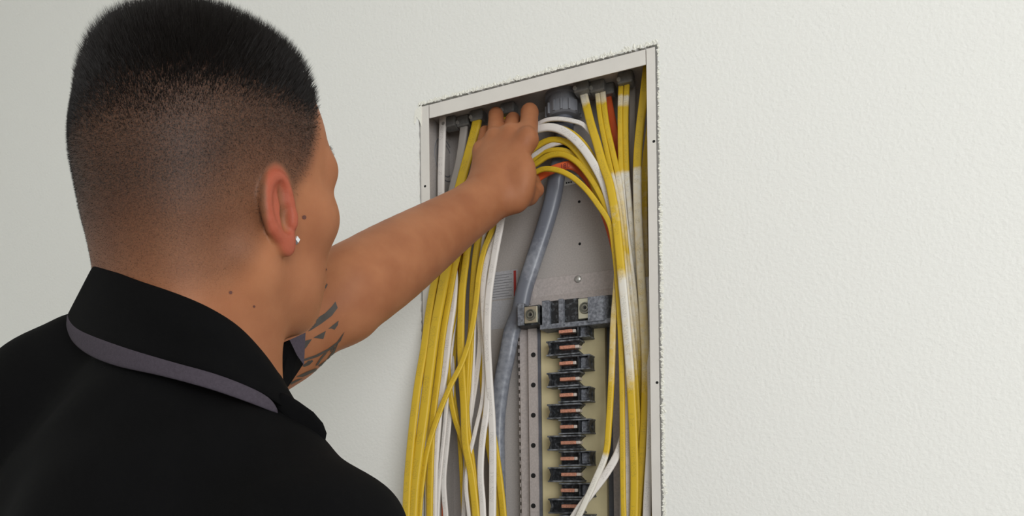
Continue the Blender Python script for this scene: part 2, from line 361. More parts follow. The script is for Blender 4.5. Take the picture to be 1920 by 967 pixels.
# ---------------------------------------------------------------- cables
def cable_mat(name, c1, c2, rough=.45, ink=(70, 66, 62), marks=True):
    """sheath colour c1, overspray colour c2 where the cable's own 'paint' attribute is 1, faint printed marks along it"""
    m = bpy.data.materials.new(name); m.use_nodes = True; nt = m.node_tree; N, Lk = nt.nodes, nt.links; p = N['Principled BSDF']
    p.inputs['Roughness'].default_value = rough; p.inputs['Specular IOR Level'].default_value = .4
    at = N.new('ShaderNodeAttribute'); at.attribute_name = 'paint'
    tc = N.new('ShaderNodeTexCoord'); nz = N.new('ShaderNodeTexNoise'); nz.inputs['Scale'].default_value = 120; nz.inputs['Detail'].default_value = 6; Lk.new(tc.outputs['Object'], nz.inputs['Vector'])
    ad = N.new('ShaderNodeMath'); ad.operation = 'MULTIPLY_ADD'; ad.inputs[1].default_value = .55; Lk.new(nz.outputs['Fac'], ad.inputs[0]); Lk.new(at.outputs['Fac'], ad.inputs[2])
    mr = N.new('ShaderNodeMapRange'); mr.inputs['From Min'].default_value = .45; mr.inputs['From Max'].default_value = 1.1; Lk.new(ad.outputs[0], mr.inputs['Value'])
    mx = N.new('ShaderNodeMix'); mx.data_type = 'RGBA'; Lk.new(mr.outputs[0], mx.inputs['Factor']); mx.inputs['A'].default_value = lin(c1); mx.inputs['B'].default_value = lin(c2)
    out = mx.outputs['Result']
    if marks:
        uv = N.new('ShaderNodeUVMap'); uv.uv_map = 'along'; sp = N.new('ShaderNodeSeparateXYZ'); Lk.new(uv.outputs[0], sp.inputs[0])
        wn = N.new('ShaderNodeTexNoise'); wn.noise_dimensions = '2D'; wn.inputs['Scale'].default_value = 1.0; wn.inputs['Detail'].default_value = 1
        cb = N.new('ShaderNodeCombineXYZ'); 
        s1 = N.new('ShaderNodeMath'); s1.operation = 'MULTIPLY'; s1.inputs[1].default_value = 520; Lk.new(sp.outputs['Y'], s1.inputs[0]); Lk.new(s1.outputs[0], cb.inputs['X'])
        s2 = N.new('ShaderNodeMath'); s2.operation = 'MULTIPLY'; s2.inputs[1].default_value = 26; Lk.new(sp.outputs['X'], s2.inputs[0]); Lk.new(s2.outputs[0], cb.inputs['Y'])
        Lk.new(cb.outputs[0], wn.inputs['Vector'])
        g = N.new('ShaderNodeMath'); g.operation = 'GREATER_THAN'; g.inputs[1].default_value = .53; Lk.new(wn.outputs['Fac'], g.inputs[0])
        b1 = N.new('ShaderNodeMath'); b1.operation = 'COMPARE'; b1.inputs[1].default_value = .70; b1.inputs[2].default_value = .075; Lk.new(sp.outputs['X'], b1.inputs[0])
        ln = N.new('ShaderNodeTexNoise'); ln.noise_dimensions = '1D'; ln.inputs['Scale'].default_value = 22; Lk.new(sp.outputs['Y'], ln.inputs['W'])
        b2 = N.new('ShaderNodeMath'); b2.operation = 'GREATER_THAN'; b2.inputs[1].default_value = .5; Lk.new(ln.outputs['Fac'], b2.inputs[0])
        m1 = N.new('ShaderNodeMath'); m1.operation = 'MULTIPLY'; Lk.new(g.outputs[0], m1.inputs[0]); Lk.new(b1.outputs[0], m1.inputs[1])
        m2 = N.new('ShaderNodeMath'); m2.operation = 'MULTIPLY'; Lk.new(m1.outputs[0], m2.inputs[0]); Lk.new(b2.outputs[0], m2.inputs[1])
        m3 = N.new('ShaderNodeMath'); m3.operation = 'MULTIPLY'; m3.inputs[1].default_value = .2; Lk.new(m2.outputs[0], m3.inputs[0])
        mi = N.new('ShaderNodeMix'); mi.data_type = 'RGBA'; Lk.new(m3.outputs[0], mi.inputs['Factor']); Lk.new(out, mi.inputs['A']); mi.inputs['B'].default_value = lin(ink); out = mi.outputs['Result']
    Lk.new(out, p.inputs['Base Color'])
    return m
CM = {'y': cable_mat('yellow cable sheath', (208, 174, 44), (222, 218, 208)), 'w': cable_mat('white cable sheath', (222, 217, 212), (226, 222, 216)),
      'g': cable_mat('grey cable sheath', (158, 152, 146), (200, 196, 190), marks=False), 'o': cable_mat('orange cable sheath', (204, 88, 44), (214, 150, 120), marks=False),
      's': cable_mat('slate service cable', (110, 114, 124), (190, 194, 202), rough=.28, marks=False)}
def catmull(P, step=.006):
    P = np.array(P, float); Q = np.vstack([2*P[0]-P[1], P, 2*P[-1]-P[-2]]); out = []
    for i in range(len(P)-1):
        a, b, c, d = Q[i:i+4]; n = max(3, int(np.linalg.norm(c[:3]-b[:3])/step))
        for t in np.arange(n)/n:
            out.append(.5*((2*b) + (-a+c)*t + (2*a-5*b+4*c-d)*t*t + (-a+3*b-3*c+d)*t**3))
    out.append(P[-1]); return np.array(out)
def cable(pts, kind, wpx, label, group=None, name=None, thick=.52, paint=None, twist=0, seg=14, cat='cable'):
    """pts: (px, py, y) or 3-vectors already in world ('w', x, y, z); wpx: visible width in photo pixels at the first point"""
    ext = 1150 + 130*rng.random()
    if pts[-1][1] == 1040: pts = pts + [(pts[-1][0] + rng.normal(0, 5), ext, pts[-1][2])]      # runs on towards the foot of the box
    if pts[0][1] == 1040: pts = [(pts[0][0] + rng.normal(0, 4), ext, pts[0][2])] + pts
    P = [np.array(p[1:], float) if p[0] == 'w' else at_y(*p) for p in pts]
    S = catmull(P); d0 = np.mean([to_px(p)[0, 2] for p in P]); hw_ = wpx*d0/FPX/2; ht_ = hw_*thick
    T = np.gradient(S, axis=0); T /= np.linalg.norm(T, axis=1)[:, None]
    arc = np.concatenate([[0], np.cumsum(np.linalg.norm(np.diff(S, axis=0), axis=1))])
    zc = to_px(S)[:, 1]
    V = []; F = []; pa = []; uvs = []
    for i, (s, t) in enumerate(zip(S, T)):
        wv = np.cross(t, [0, 1, 0.0]);
        if np.linalg.norm(wv) < .2: wv = np.cross(t, [.3, .6, .6])
        wv = nrm(wv); nv = np.cross(wv, t); tw = twist*math.sin(arc[i]*7)
        wv, nv = wv*math.cos(tw) + nv*math.sin(tw), nv*math.cos(tw) - wv*math.sin(tw)
        e = 1.0
        for k in range(seg):
            a = 2*math.pi*(k+.5)/seg; ca, sa = math.cos(a), math.sin(a)
            V.append(s + wv*hw_*math.copysign(abs(ca)**.75, ca) + nv*ht_*math.copysign(abs(sa)**.75, sa)*(1 if kind == 's' else 1-.22*(1-min(1, abs(ca)*1.9))))
            pa.append(0 if paint is None else np.interp(zc[i], [q[0] for q in paint], [q[1] for q in paint]))
    n = len(S)
    for i in range(n-1):
        for k in range(seg): F.append([i*seg+k, i*seg+(k+1) % seg, (i+1)*seg+(k+1) % seg, (i+1)*seg+k])
    F += [list(range(seg))[::-1], list(range((n-1)*seg, n*seg))]
    o = obj(name or {'y': 'yellow_cable', 'w': 'white_cable', 'g': 'grey_cable', 'o': 'orange_cable', 's': 'service_cable'}[kind], V, F, CM[kind], smooth=True, label=label, cat=cat, group=group)
    me = o.data; at = me.attributes.new('paint', 'FLOAT', 'POINT'); at.data.foreach_set('value', pa)
    ul = me.uv_layers.new(name='along'); k0 = rng.random()*3
    for pg in me.polygons:
        for li, vi in zip(pg.loop_indices, pg.vertices): ul.data[li].uv = ((vi % seg)/seg, arc[vi//seg] + k0)
    return o
GL = 'cables hanging in the bundle below the forearm'; GR = 'cables down the hinge side of the box'; GA = 'cables looping over into the hand'
GR = 'cables running down beside the bus'
pR = [(120, .0), (176, .0), (184, .75), (196, .6), (205, 0), (318, 0), (326, .8), (520, .75), (640, .45), (700, .1), (800, 0)]
pR2 = [(120, 0), (168, .0), (176, .7), (190, .5), (200, 0), (322, .1), (332, .75), (470, .2), (520, .7), (640, .6), (740, 0)]
# --- entering from the top on the bus side, running down
cable([(1088, 138, .050), (1092, 165, .050), (1106, 225, .040), (1119, 268, .032), (1131, 310, .024), (1143, 345, .018), (1154, 405, .014), (1161, 470, .012), (1168, 540, .012), (1176, 630, .014), (1183, 720, .016), (1188, 820, .018), (1190, 900, .020), (1188, 990, .022), (1184, 1040, .024)], 'y', 16, 'yellow cable with a white painted band, slanting beside the conduit connector', GR, paint=[(120, 0), (170, 0), (180, .75), (194, .6), (203, 0), (340, .0), (400, .25), (440, .05), (500, .1), (530, .85), (690, .75), (730, .2), (760, 0)])
cable([(1118, 135, .055), (1120, 170, .055), (1126, 225, .050), (1139, 290, .040), (1149, 335, .032), (1160, 390, .026), (1168, 460, .024), (1176, 550, .026), (1186, 640, .028), (1194, 740, .030), (1198, 860, .034), (1200, 1040, .036)], 'y', 10, 'thin yellow cable of the pair beside the orange cable, nearer the connector', GR, thick=.8, paint=pR2)
cable([(1127, 135, .055), (1130, 170, .055), (1137, 230, .050), (1149, 285, .044), (1160, 335, .036), (1168, 400, .034), (1175, 480, .036), (1186, 580, .038), (1195, 680, .042), (1199, 800, .046), (1198, 1040, .048)], 'y', 11, 'yellow cable running tight against the orange cable', GR, thick=.8, paint=pR2)
cable([(1167, 128, .050), (1164, 170, .050), (1163, 230, .046), (1165, 320, .042), (1171, 400, .040), (1181, 480, .040), (1192, 570, .040), (1200, 650, .040), (1204, 740, .044), (1205, 880, .048), (1204, 1040, .05)], 'y', 10, 'yellow and white splashed cable of the upright pair under the clamp', GR, thick=.8, paint=pR)
cable([(1178, 128, .050), (1175, 170, .050), (1173, 230, .048), (1175, 320, .046), (1183, 410, .046), (1191, 490, .048), (1201, 590, .050), (1208, 680, .052), (1211, 800, .056), (1212, 1040, .06)], 'y', 11, 'yellow and white splashed cable of the upright pair, further from the connector', GR, thick=.8, paint=pR)
cable([(1214, 122, .040), (1206, 190, .036), (1199, 250, .034), (1195, 310, .034), (1196, 400, .036), (1201, 500, .036), (1207, 600, .034), (1211, 690, .032), (1209, 780, .030), (1204, 860, .028), (1197, 940, .028), (1192, 1040, .028)], 'y', 16, 'broad yellow cable slanting out from behind the side lip', GR, paint=[(120, 0), (300, 0), (310, .0), (320, .75), (500, .6), (700, .4), (760, 0)])
cable([(1224, 200, .060), (1212, 290, .056), (1208, 360, .056), (1209, 480, .058), (1212, 600, .058), (1216, 740, .058), (1218, 1040, .06)], 'y', 13, 'shaded yellow cable tucked behind the side lip', GR, paint=[(0, 0), (380, .2), (460, .5), (640, .3), (700, 0)])
cable([(1136, 140, .072), (1139, 175, .072), (1146, 215, .068), (1154, 255, .066), (1163, 305, .066), (1170, 360, .070), (1178, 460, .074), (1188, 620, .078), (1192, 800, .08), (1192, 1040, .08)], 'o', 14, 'burnt orange cable dropping beside the yellow cables', name='orange_cable')
cable([(1186, 130, .075), (1186, 200, .075), (1186, 300, .074), (1192, 420, .074), (1200, 600, .076), (1204, 1040, .08)], 'g', 12, 'grey cable in the shadow behind the upright yellow pair', GR)
# --- loops that come up the bus side, bend over behind the hand and drop in the other bundle
dn = [(960, 300, .045), (930, 330, .040)]
def loop_cable(kind, w, up, down, label, **k): cable(up + down, kind, w, label, GA, **k)
lw = [(1176, 1040, .030), (1176, 900, .030), (1176, 760, .028), (1172, 640, .026), (1163, 530, .026), (1155, 450, .026)]
loop_cable('w', 15, lw + [(1146, 392, .026), (1132, 345, .026), (1112, 306, .026), (1088, 272, .028), (1062, 249, .030), (1036, 239, .032), (1012, 241, .034)], [(985, 252, .040), (962, 290, .040), (945, 350, .032), (940, 410, .016), (927, 482, .012), (916, 560, .012), (914, 640, .010), (918, 720, .006), (923, 800, .004), (924, 880, .002), (922, 1040, .0)], 'thick white cable, topmost of the loop held in the hand', paint=[(0, .3)])
loop_cable('y', 11, [(1186, 1040, .06), (1180, 700, .058), (1165, 520, .052), (1152, 420, .046), (1138, 360, .044), (1120, 312, .044), (1100, 277, .044), (1075, 252, .044), (1046, 240, .046)], [(1010, 244, .048), (980, 270, .050), (945, 345, .040), (927, 420, .024), (908, 468, .016), (898, 515, .012), (892, 570, .008), (882, 630, .002), (866, 680, -.004), (845, 722, -.014), (822, 778, -.026), (802, 840, -.036), (792, 900, -.042), (786, 967, -.046), (783, 1040, -.05)], 'yellow cable that crosses over the white ones in the hanging bundle')
loop_cable('w', 8, [(1196, 1040, .07), (1186, 700, .068), (1168, 500, .064), (1150, 380, .062), (1130, 290, .054), (1100, 240, .046), (1075, 227, .042), (1040, 223, .042), (1012, 231, .046)], [(975, 262, .06), (940, 345, .046), (931, 420, .030), (915, 476, .022), (906, 530, .020), (905, 600, .020), (908, 680, .018), (905, 745, .012), (892, 805, .006), (880, 858, .002), (874, 910, .0), (880, 970, .0), (884, 1040, .0)], 'thin white cable arching under the connector', thick=.8)
loop_cable('y', 11, [(1190, 1040, .05), (1184, 800, .046), (1170, 600, .040), (1158, 470, .034), (1147, 412, .032), (1132, 370, .034), (1112, 330, .036), (1088, 293, .038), (1064, 268, .042), (1036, 262, .046), (1010, 272, .050)], [(980, 300, .055), (930, 370, .044), (905, 430, .036), (893, 480, .030), (886, 540, .026), (884, 600, .022), (879, 650, .018), (875, 720, .014), (876, 790, .008), (884, 850, .004), (892, 920, .0), (896, 1040, .0)], 'yellow cable second from the top of the held loop', thick=.75)
loop_cable('w', 9, [(1120, 330, .056), (1098, 290, .050), (1078, 268, .046), (1058, 266, .045), (1034, 272, .048), (1012, 284, .054)], [(980, 310, .056), (925, 380, .046), (900, 440, .038), (893, 500, .034), (889, 600, .030), (886, 700, .026), (880, 790, .022), (872, 900, .02), (868, 1040, .02)], 'short white cable between the yellow ones of the loop', thick=.75)
loop_cable('y', 11, [(1176, 1040, .042), (1172, 760, .040), (1164, 560, .034), (1154, 450, .028), (1142, 402, .028), (1126, 366, .030), (1106, 332, .034), (1082, 304, .038), (1056, 290, .044), (1030, 292, .048), (1010, 304, .052)], [(975, 330, .056), (905, 400, .042), (872, 470, .032), (862, 540, .024), (850, 600, .018), (840, 660, .012), (842, 720, .010), (852, 780, .010), (868, 830, .010), (882, 900, .010), (890, 1040, .01)], 'yellow cable third from the top of the held loop', thick=.75)
loop_cable('y', 8, [(1130, 400, .052), (1108, 340, .050), (1086, 300, .047), (1060, 282, .047), (1032, 282, .050), (1010, 292, .056)], [(970, 330, .060), (900, 410, .046), (868, 500, .036), (858, 600, .030), (850, 720, .026), (862, 830, .024), (872, 1040, .024)], 'thin yellow cable at the back of the held loop', thick=.8)
loop_cable('y', 10, [(1170, 1040, .022), (1168, 900, .022), (1166, 700, .022), (1160, 560, .022), (1152, 470, .020), (1143, 420, .018), (1122, 385, .018), (1098, 354, .020), (1070, 330, .024), (1040, 318, .028), (1010, 320, .034)], [(972, 350, .044), (900, 420, .034), (858, 480, .024), (842, 550, .018), (828, 615, .010), (818, 690, .0), (808, 780, -.010), (802, 860, -.018), (803, 940, -.022), (804, 1040, -.025)], 'yellow cable drooping lowest in the held loop', thick=.75)
oc = cable([(1168, 560, .080), (1152, 460, .078), (1128, 385, .074), (1100, 333, .066), (1074, 311, .052), (1050, 313, .048), (1028, 322, .047), (1006, 336, .050), (975, 365, .050), (905, 425, .044), (873, 465, .030), (866, 490, .032), (850, 560, .040), (832, 620, .036), (826, 670, .040), (822, 800, .05), (826, 1040, .05)], 'o', 15, 'orange cable with dark red lettering gripped behind the hand', name='orange_cable')
# --- straight drops at the far end of the box, down behind the arm into the hanging bundle
cable([(831, 205, .045), (829, 270, .045), (827, 350, .043), (830, 430, .036), (850, 500, .020), (850, 560, .010), (842, 620, .004), (834, 690, -.002), (824, 760, -.008), (818, 830, -.012), (814, 900, -.014), (812, 1040, -.016)], 'w', 15, 'white cable entering alone beside the round knockout', GL)
cable([(873, 208, .060), (868, 260, .060), (860, 310, .058), (848, 360, .052), (838, 450, .040), (836, 540, .030), (834, 640, .026), (828, 740, .02), (822, 860, .016), (820, 1040, .016)], 'g', 17, 'grey cable between the white and the yellow drops', GL)
cable([(899, 200, .052), (892, 240, .050), (880, 285, .048), (866, 335, .046), (850, 400, .030), (843, 470, .010), (830, 540, -.004), (817, 610, -.016), (806, 690, -.026), (796, 770, -.036), (785, 850, -.044), (776, 930, -.050), (772, 1040, -.055)], 'y', 20, 'broad yellow cable entering behind the little finger', GL, thick=.55)
cable([(953, 186, .060), (945, 230, .060), (920, 300, .055), (870, 400, .036), (830, 480, .012), (815, 530, .0), (804, 590, -.012), (796, 650, -.022), (784, 720, -.034), (775, 790, -.044), (768, 860, -.050), (763, 930, -.054), (760, 1040, -.058)], 'y', 16, 'yellow cable hanging over the wall, outermost of its bundle', GL)
cable([(890, 400, .030), (868, 450, .018), (853, 500, .008), (842, 560, .0), (830, 630, -.010), (822, 700, -.018), (812, 780, -.024), (808, 860, -.030), (806, 940, -.032), (806, 1040, -.034)], 'y', 13, 'yellow cable next to the lettered white cable', GL)
cable([(905, 400, .030), (882, 440, .024), (872, 500, .020), (866, 560, .014), (864, 640, .010), (866, 700, .006), (870, 760, .002), (873, 830, .0), (884, 890, -.002), (892, 960, -.004), (896, 1040, -.006)], 'y', 15, 'yellow cable with printing running straight in the middle of the bundle', GL)
cable([(915, 400, .034), (897, 445, .030), (889, 500, .028), (885, 560, .026), (883, 640, .022), (878, 720, .016), (873, 790, .010), (876, 860, .008), (886, 1040, .008)], 'y', 12, 'narrow yellow cable beside the printed yellow one', GL)
cable([(925, 405, .036), (905, 445, .034), (896, 500, .036), (898, 580, .034), (900, 640, .032), (893, 710, .028), (884, 770, .024), (880, 820, .022), (884, 1040, .022)], 'w', 10, 'narrow white cable in the middle of the hanging bundle', GL)
cable([(945, 395, .030), (933, 440, .022), (913, 490, .018), (906, 545, .016), (910, 620, .014), (916, 690, .010), (913, 760, .004), (904, 830, .0), (901, 890, -.002), (905, 950, -.002), (907, 1040, -.002)], 'w', 13, 'white cable bowing out at the foot of the bundle', GL)
cable([(925, 430, .050), (912, 540, .046), (908, 640, .040), (912, 720, .034), (920, 790, .028), (930, 850, .024), (938, 910, .020), (944, 970, .018), (948, 1040, .018)], 'y', 14, 'yellow cable splayed against the grey sleeve', GL)
cable([(915, 430, .052), (902, 540, .046), (900, 640, .038), (905, 720, .032), (910, 800, .028), (920, 860, .026), (930, 920, .024), (935, 1040, .024)], 'y', 11, 'yellow cable just inside the splayed one', GL)
cable([(885, 440, .040), (860, 560, .028), (848, 640, .020), (840, 720, .010), (834, 800, .002), (827, 870, -.004), (822, 930, -.006), (817, 1040, -.008)], 'w', 8, 'thin white cable beside the lettered white cable', GL, thick=.8)
cable([(880, 440, .046), (858, 560, .036), (850, 640, .030), (846, 740, .020), (838, 830, .010), (832, 900, .008), (836, 967, .006), (840, 1040, .006)], 'w', 11, 'white cable flaring out at the foot of the bundle beside the dark gap', GL)
# --- loose ends over the bus
cable([(1158, 500, .030), (1155, 545, .028), (1150, 610, .026), (1148, 670, .026), (1146, 720, .024), (1142, 790, .022), (1136, 850, .018), (1116, 900, .014), (1098, 940, .012), (1078, 985, .010), (1060, 1040, .01)], 'y', 12, 'single cable hanging over the cream board, yellow turning white', 'loose cables over the bus', thick=.75, paint=[(480, .45), (700, .3), (760, 0), (848, 0), (854, .95), (1100, .8)])
cable([(1186, 560, .044), (1182, 680, .040), (1176, 780, .034), (1162, 840, .028), (1138, 885, .022), (1108, 925, .018), (1085, 955, .016), (1068, 985, .016), (1050, 1040, .016)], 'w', 15, 'white cable slanting over the lower stabs', 'loose cables over the bus', thick=.5)
cable([(1186, 560, .050), (1178, 680, .048), (1174, 760, .046), (1172, 820, .044), (1169, 900, .044), (1167, 1040, .044)], 'w', 12, 'white cable standing upright against the toothed rail', 'loose cables over the bus')
cable([(1214, 520, .050), (1220, 640, .036), (1222, 760, .022), (1219, 850, .018), (1215, 920, .018), (1211, 1040, .018)], 'w', 16, 'white cable edging out behind the lip near the lower screw hole', 'loose cables over the bus')
# --- grey sleeved service cable
cable([('w', cc[0], cc[1], 1.99), (1056, 235, .068), (1052, 290, .072), (1044, 330, .074), (1036, 375, .075), (1020, 430, .074), (1000, 490, .072), (984, 540, .070), (974, 585, .068), (960, 620, .070), (950, 670, .070), (940, 720, .074), (932, 790, .078), (932, 870, .080), (936, 1040, .082)], 's', 31, 'thick grey sleeved service cable curving down from the connector', name='service_cable', thick=.8, seg=16, paint=[(0, 0), (420, .1), (500, .35), (560, 0), (640, .3), (900, .3)])

fc = bpy.data.curves.new('lettering', 'FONT'); fc.body = '18L'; fc.size = .011; fc.extrude = .0002
to = bpy.data.objects.new('lettering_curve', fc); lm = bpy.data.meshes.new_from_object(to); bpy.data.objects.remove(to)
q0, q1 = at_y(1050, 317, .041), at_y(1078, 311, .043); ex = nrm(q1-q0); ez = nrm(np.array([0, 0, 1.]) - ex[2]*ex); 
Vt = [q0 + ex*v.co.x + ez*v.co.y + np.cross(ez, ex)*(-v.co.z) for v in lm.vertices]
obj('lettering', Vt, [list(f.vertices) for f in lm.polygons], mat('dark red ink', (110, 24, 22), .6), oc)
# ---------------------------------------------------------------- the person: frames
HEAD_D, TH, PITCH, ROLL = .56, 35., 12., 8.
hd = -PHI + np.radians(TH)                       # heading, clockwise from +y
Fh0 = np.array([np.sin(hd), np.cos(hd), 0]); Lh0 = np.array([-np.cos(hd), np.sin(hd), 0]); UP = np.array([0, 0, 1.])
pt = np.radians(PITCH); Fh1 = Fh0 * np.cos(pt) + UP * np.sin(pt); Uh1 = UP * np.cos(pt) - Fh0 * np.sin(pt)
rl = np.radians(ROLL); Lh = Lh0 * np.cos(rl) + Uh1 * np.sin(rl); Uh = Uh1 * np.cos(rl) - Lh0 * np.sin(rl); Fh = Fh1
HO = at_depth(392, 316, HEAD_D)
HM = np.stack([Fh, Lh, Uh])                      # rows: local axes in world
def hw(x, y, z): return HO + x * Fh + y * Lh + z * Uh
head = Field()
def HE(c, r, k=.02, sub=False, ax=None): head.ell(hw(*c), HM if ax is None else ax, r, k, sub)
def HC(a, b, ra, rb, k=.02, sub=False): head.cone(hw(*a), hw(*b), ra, rb, k, sub)
HE((.001, 0, .004), (.092, .0765, .094))
HE((-.034, 0, -.008), (.056, .067, .076), .03)
HE((.010, 0, .040), (.074, .068, .056), .03)
HE((.045, 0, .012), (.047, .060, .070), .03)
HE((.044, 0, -.055), (.050, .058, .066), .03)
HE((.031, 0, -.093), (.050, .050, .036), .03)
for s in (1, -1):
    HC((-.004, s*.056, -.082), (.056, s*.018, -.116), .014, .014, .025)
    HE((.060, s*.046, -.036), (.024, .020, .020), .02)
    HC((.086, s*.014, .004), (.077, s*.047, .004), .012, .012, .015)
    HC((.088, s*.010, -.058), (.096, s*.012, -.060), .008, .008, .010)
    HE((.102, s*.032, -.018), (.016, .017, .012), .012, True)
HC((.088, 0, -.004), (.106, 0, -.050), .009, .012, .012)
HE((.061, 0, -.113), (.020, .022, .016), .015)
HC((.080, .016, -.086), (.080, -.016, -.086), .009, .009, .008)
HC((.077, .014, -.096), (.077, -.014, -.096), .009, .009, .008)
HC((.0935, .020, -.091), (.0935, -.020, -.091), .004, .004, .005, True)
for s in (1, -1): HE((.078, s*.032, -.018), (.013, .014, .012), .004)
NKT = hw(-.022, 0, -.050); NKB = at_depth(366, 660, .575)
NA = nrm(NKT - NKB)
head.cone(NKT, NKB - .05 * NA, .060, .064, .03)
for s in (1, -1):
    head.cone(hw(-.046, s*.022, -.05), NKB + s * .03 * Lh0 - .02 * Fh0 - .03 * NA, .030, .038, .03)
    head.cone(hw(-.016, s*.058, -.070), NKB + s * .022 * Lh0 + .05 * Fh0 - .03 * NA, .015, .013, .02)
EAR = {}
for s in (1, -1):
    out = np.radians(10)
    eb = -np.cos(out) * Fh + np.sin(out) * s * Lh           # backwards and outwards
    eu0 = nrm(Uh - .16 * Fh); eu = nrm(eu0 - (eu0 @ eb) * eb); en = np.cross(eb, eu) * s   # outer normal
    if en @ (s * Lh) < 0: en = -en
    o = hw(.014, s*.0740, -.038); ES = .79
    def ep(u, b, n): return o + ES * (u * eu + b * eb + n * en)
    EAR[s] = (o, eu, eb, en)
    AX = np.stack([eu, eb, en])
    head.ell(ep(.002, .013, .001), AX, (.026, .018, .0042), .006)
    a0 = np.radians(np.linspace(-62, 205, 15))              # helix: from lobe round the back to the crus
    pts = [ep(.003 + .0285 * np.sin(a) if True else 0, .0135 + .019 * np.cos(a) * (1 if np.cos(a) > 0 else .72), .0035) for a in a0]
    for i in range(14):
        r_ = .0036 if i > 1 else .0042
        head.cone(pts[i], pts[i+1], r_, .0036, .0035)
    head.ell(ep(-.0285, .0085, .0015), AX, (.0105, .0085, .0048), .006)     # lobe
    head.cone(ep(.012, .014, .003), ep(-.012, .017, .003), .0032, .003, .004)  # antihelix
    head.ell(ep(-.006, .0095, .0065), AX, (.0115, .0062, .0062), .003, True) # concha
    head.ell(ep(.014, .0115, .0072), AX, (.010, .0042, .0045), .003, True)  # fossa
    head.cone(ep(-.004, -.001, .004), ep(-.010, .000, .0045), .0042, .0038, .004)  # tragus

# ---------------------------------------------------------------- torso, arms and hands
TT = 40.; ht = -PHI + np.radians(TT)
Ft = np.array([np.sin(ht), np.cos(ht), 0]); Lt = np.array([-np.cos(ht), np.sin(ht), 0])
TM = np.stack([Ft, Lt, UP])
NB = at_depth(365, 770, .585)
SR = at_depth(590, 1040, .46); SL = at_depth(150, 810, .72)
EL = at_depth(640, 572, .875); WR = at_y(903, 382, -.050)
body = Field()
def pr(px, d): return px * d / FPX
def stn(px, py, t): return at_depth(px, py, (1 - t) * .875 + t * to_px(WR)[0, 2])
arm_st = [(655, 545, 80, .04), (730, 497, 75, .32), (800, 450, 62, .62), (860, 410, 50, .86), (903, 380, 42, 1.0)]
_st = np.array(arm_st); _tt = np.linspace(0, 1, 15); _t0 = np.linspace(0, 1, len(_st))
def _cr(q, t0, t):                                # smooth interpolation of a station table
    c = np.polyfit(t0, q, 4); return np.polyval(c, t)
_sx = [_cr(_st[:, i], _t0, _tt) for i in range(4)]
P3 = [(stn(a, b, t), pr(r, to_px(stn(a, b, t))[0, 2]) * .93) for a, b, r, t in zip(*_sx)]
body.cone(NB - .02 * UP, NB + .10 * UP, .066, .060, .02)
body.ell(NB - .20 * UP - .005 * Ft, TM, (.098, .140, .19), .03)
body.cone(NB - .045 * UP, SL, .045, .052, .04); body.cone(NB - .045 * UP, SR, .045, .044, .04)
UA = EL - SL
body.cone(SL, SL + .45 * UA, .060, .058, .03); body.cone(SL + .45 * UA, EL, .058, .045, .025)
body.cone(SL + .35 * UA - .014 * UP, SL + .72 * UA - .010 * UP, .050, .044, .03)
for (p, r1), (q, r2) in zip(P3[:-1], P3[1:]): body.cone(p, q, r1, r2, .012)
body.cone(EL, P3[0][0], .045, P3[0][1] * .97, .02)
# left hand: (px, py, y, radius)
def hp(a): return at_y(a[0], a[1], a[2])
MCP = [(990, 262, -.014), (958, 254, -.010), (928, 262, -.008), (903, 284, -.006)]
PIP = [(993, 211, .028), (962, 226, .038), (930, 216, .030), (910, 248, .032)]
DIP = [(994, 240, .062), (966, 246, .066), (935, 244, .062), (918, 272, .060)]
TIP = [(993, 268, .058), (966, 272, .060), (938, 268, .058), (921, 290, .056)]
FR = [(.0152, .0142, .0115, .0095), (.0142, .0125, .011, .009), (.0138, .0122, .0105, .009), (.0118, .0102, .009, .008)]
body.cone(P3[-1][0], hp((915, 362, -.046)), P3[-1][1] * .98, .028, .02)
hand = Field()
for i in range(4):
    a, b, c, d = (hp(q[i]) for q in (MCP, PIP, DIP, TIP)); r = FR[i]
    w = P3[-1][0] + (a - P3[-1][0]) * .22
    body.cone(w, a, .0205, r[0] + .0018, .018)
    body.ell(a + np.array([0, -.0065, .001]), np.eye(3), (r[0]*.8, r[0]*.72, r[0]*.95), .010)
    body.cone(a, b, r[0] - .0002, r[1], .0035); body.cone(b, c, r[1], r[2], .003); body.cone(c, d, r[2], r[3], .003)
body.ell(hp((978, 345, -.028)), np.stack([nrm(hp((990, 290, -.02)) - hp((960, 400, -.03))), nrm(np.cross(nrm(hp((990, 290, -.02)) - hp((960, 400, -.03))), [0, 1, 0])), np.array([0, 1., 0])]), (.042, .022, .020), .02)
body.cone(hp((945, 375, -.030)), hp((992, 366, .002)), .020, .015, .018)
body.cone(hp((992, 366, .002)), hp((1006, 356, .022)), .0135, .0115, .006)
body.cone(hp((1006, 356, .022)), hp((1002, 336, .046)), .0115, .009, .004)
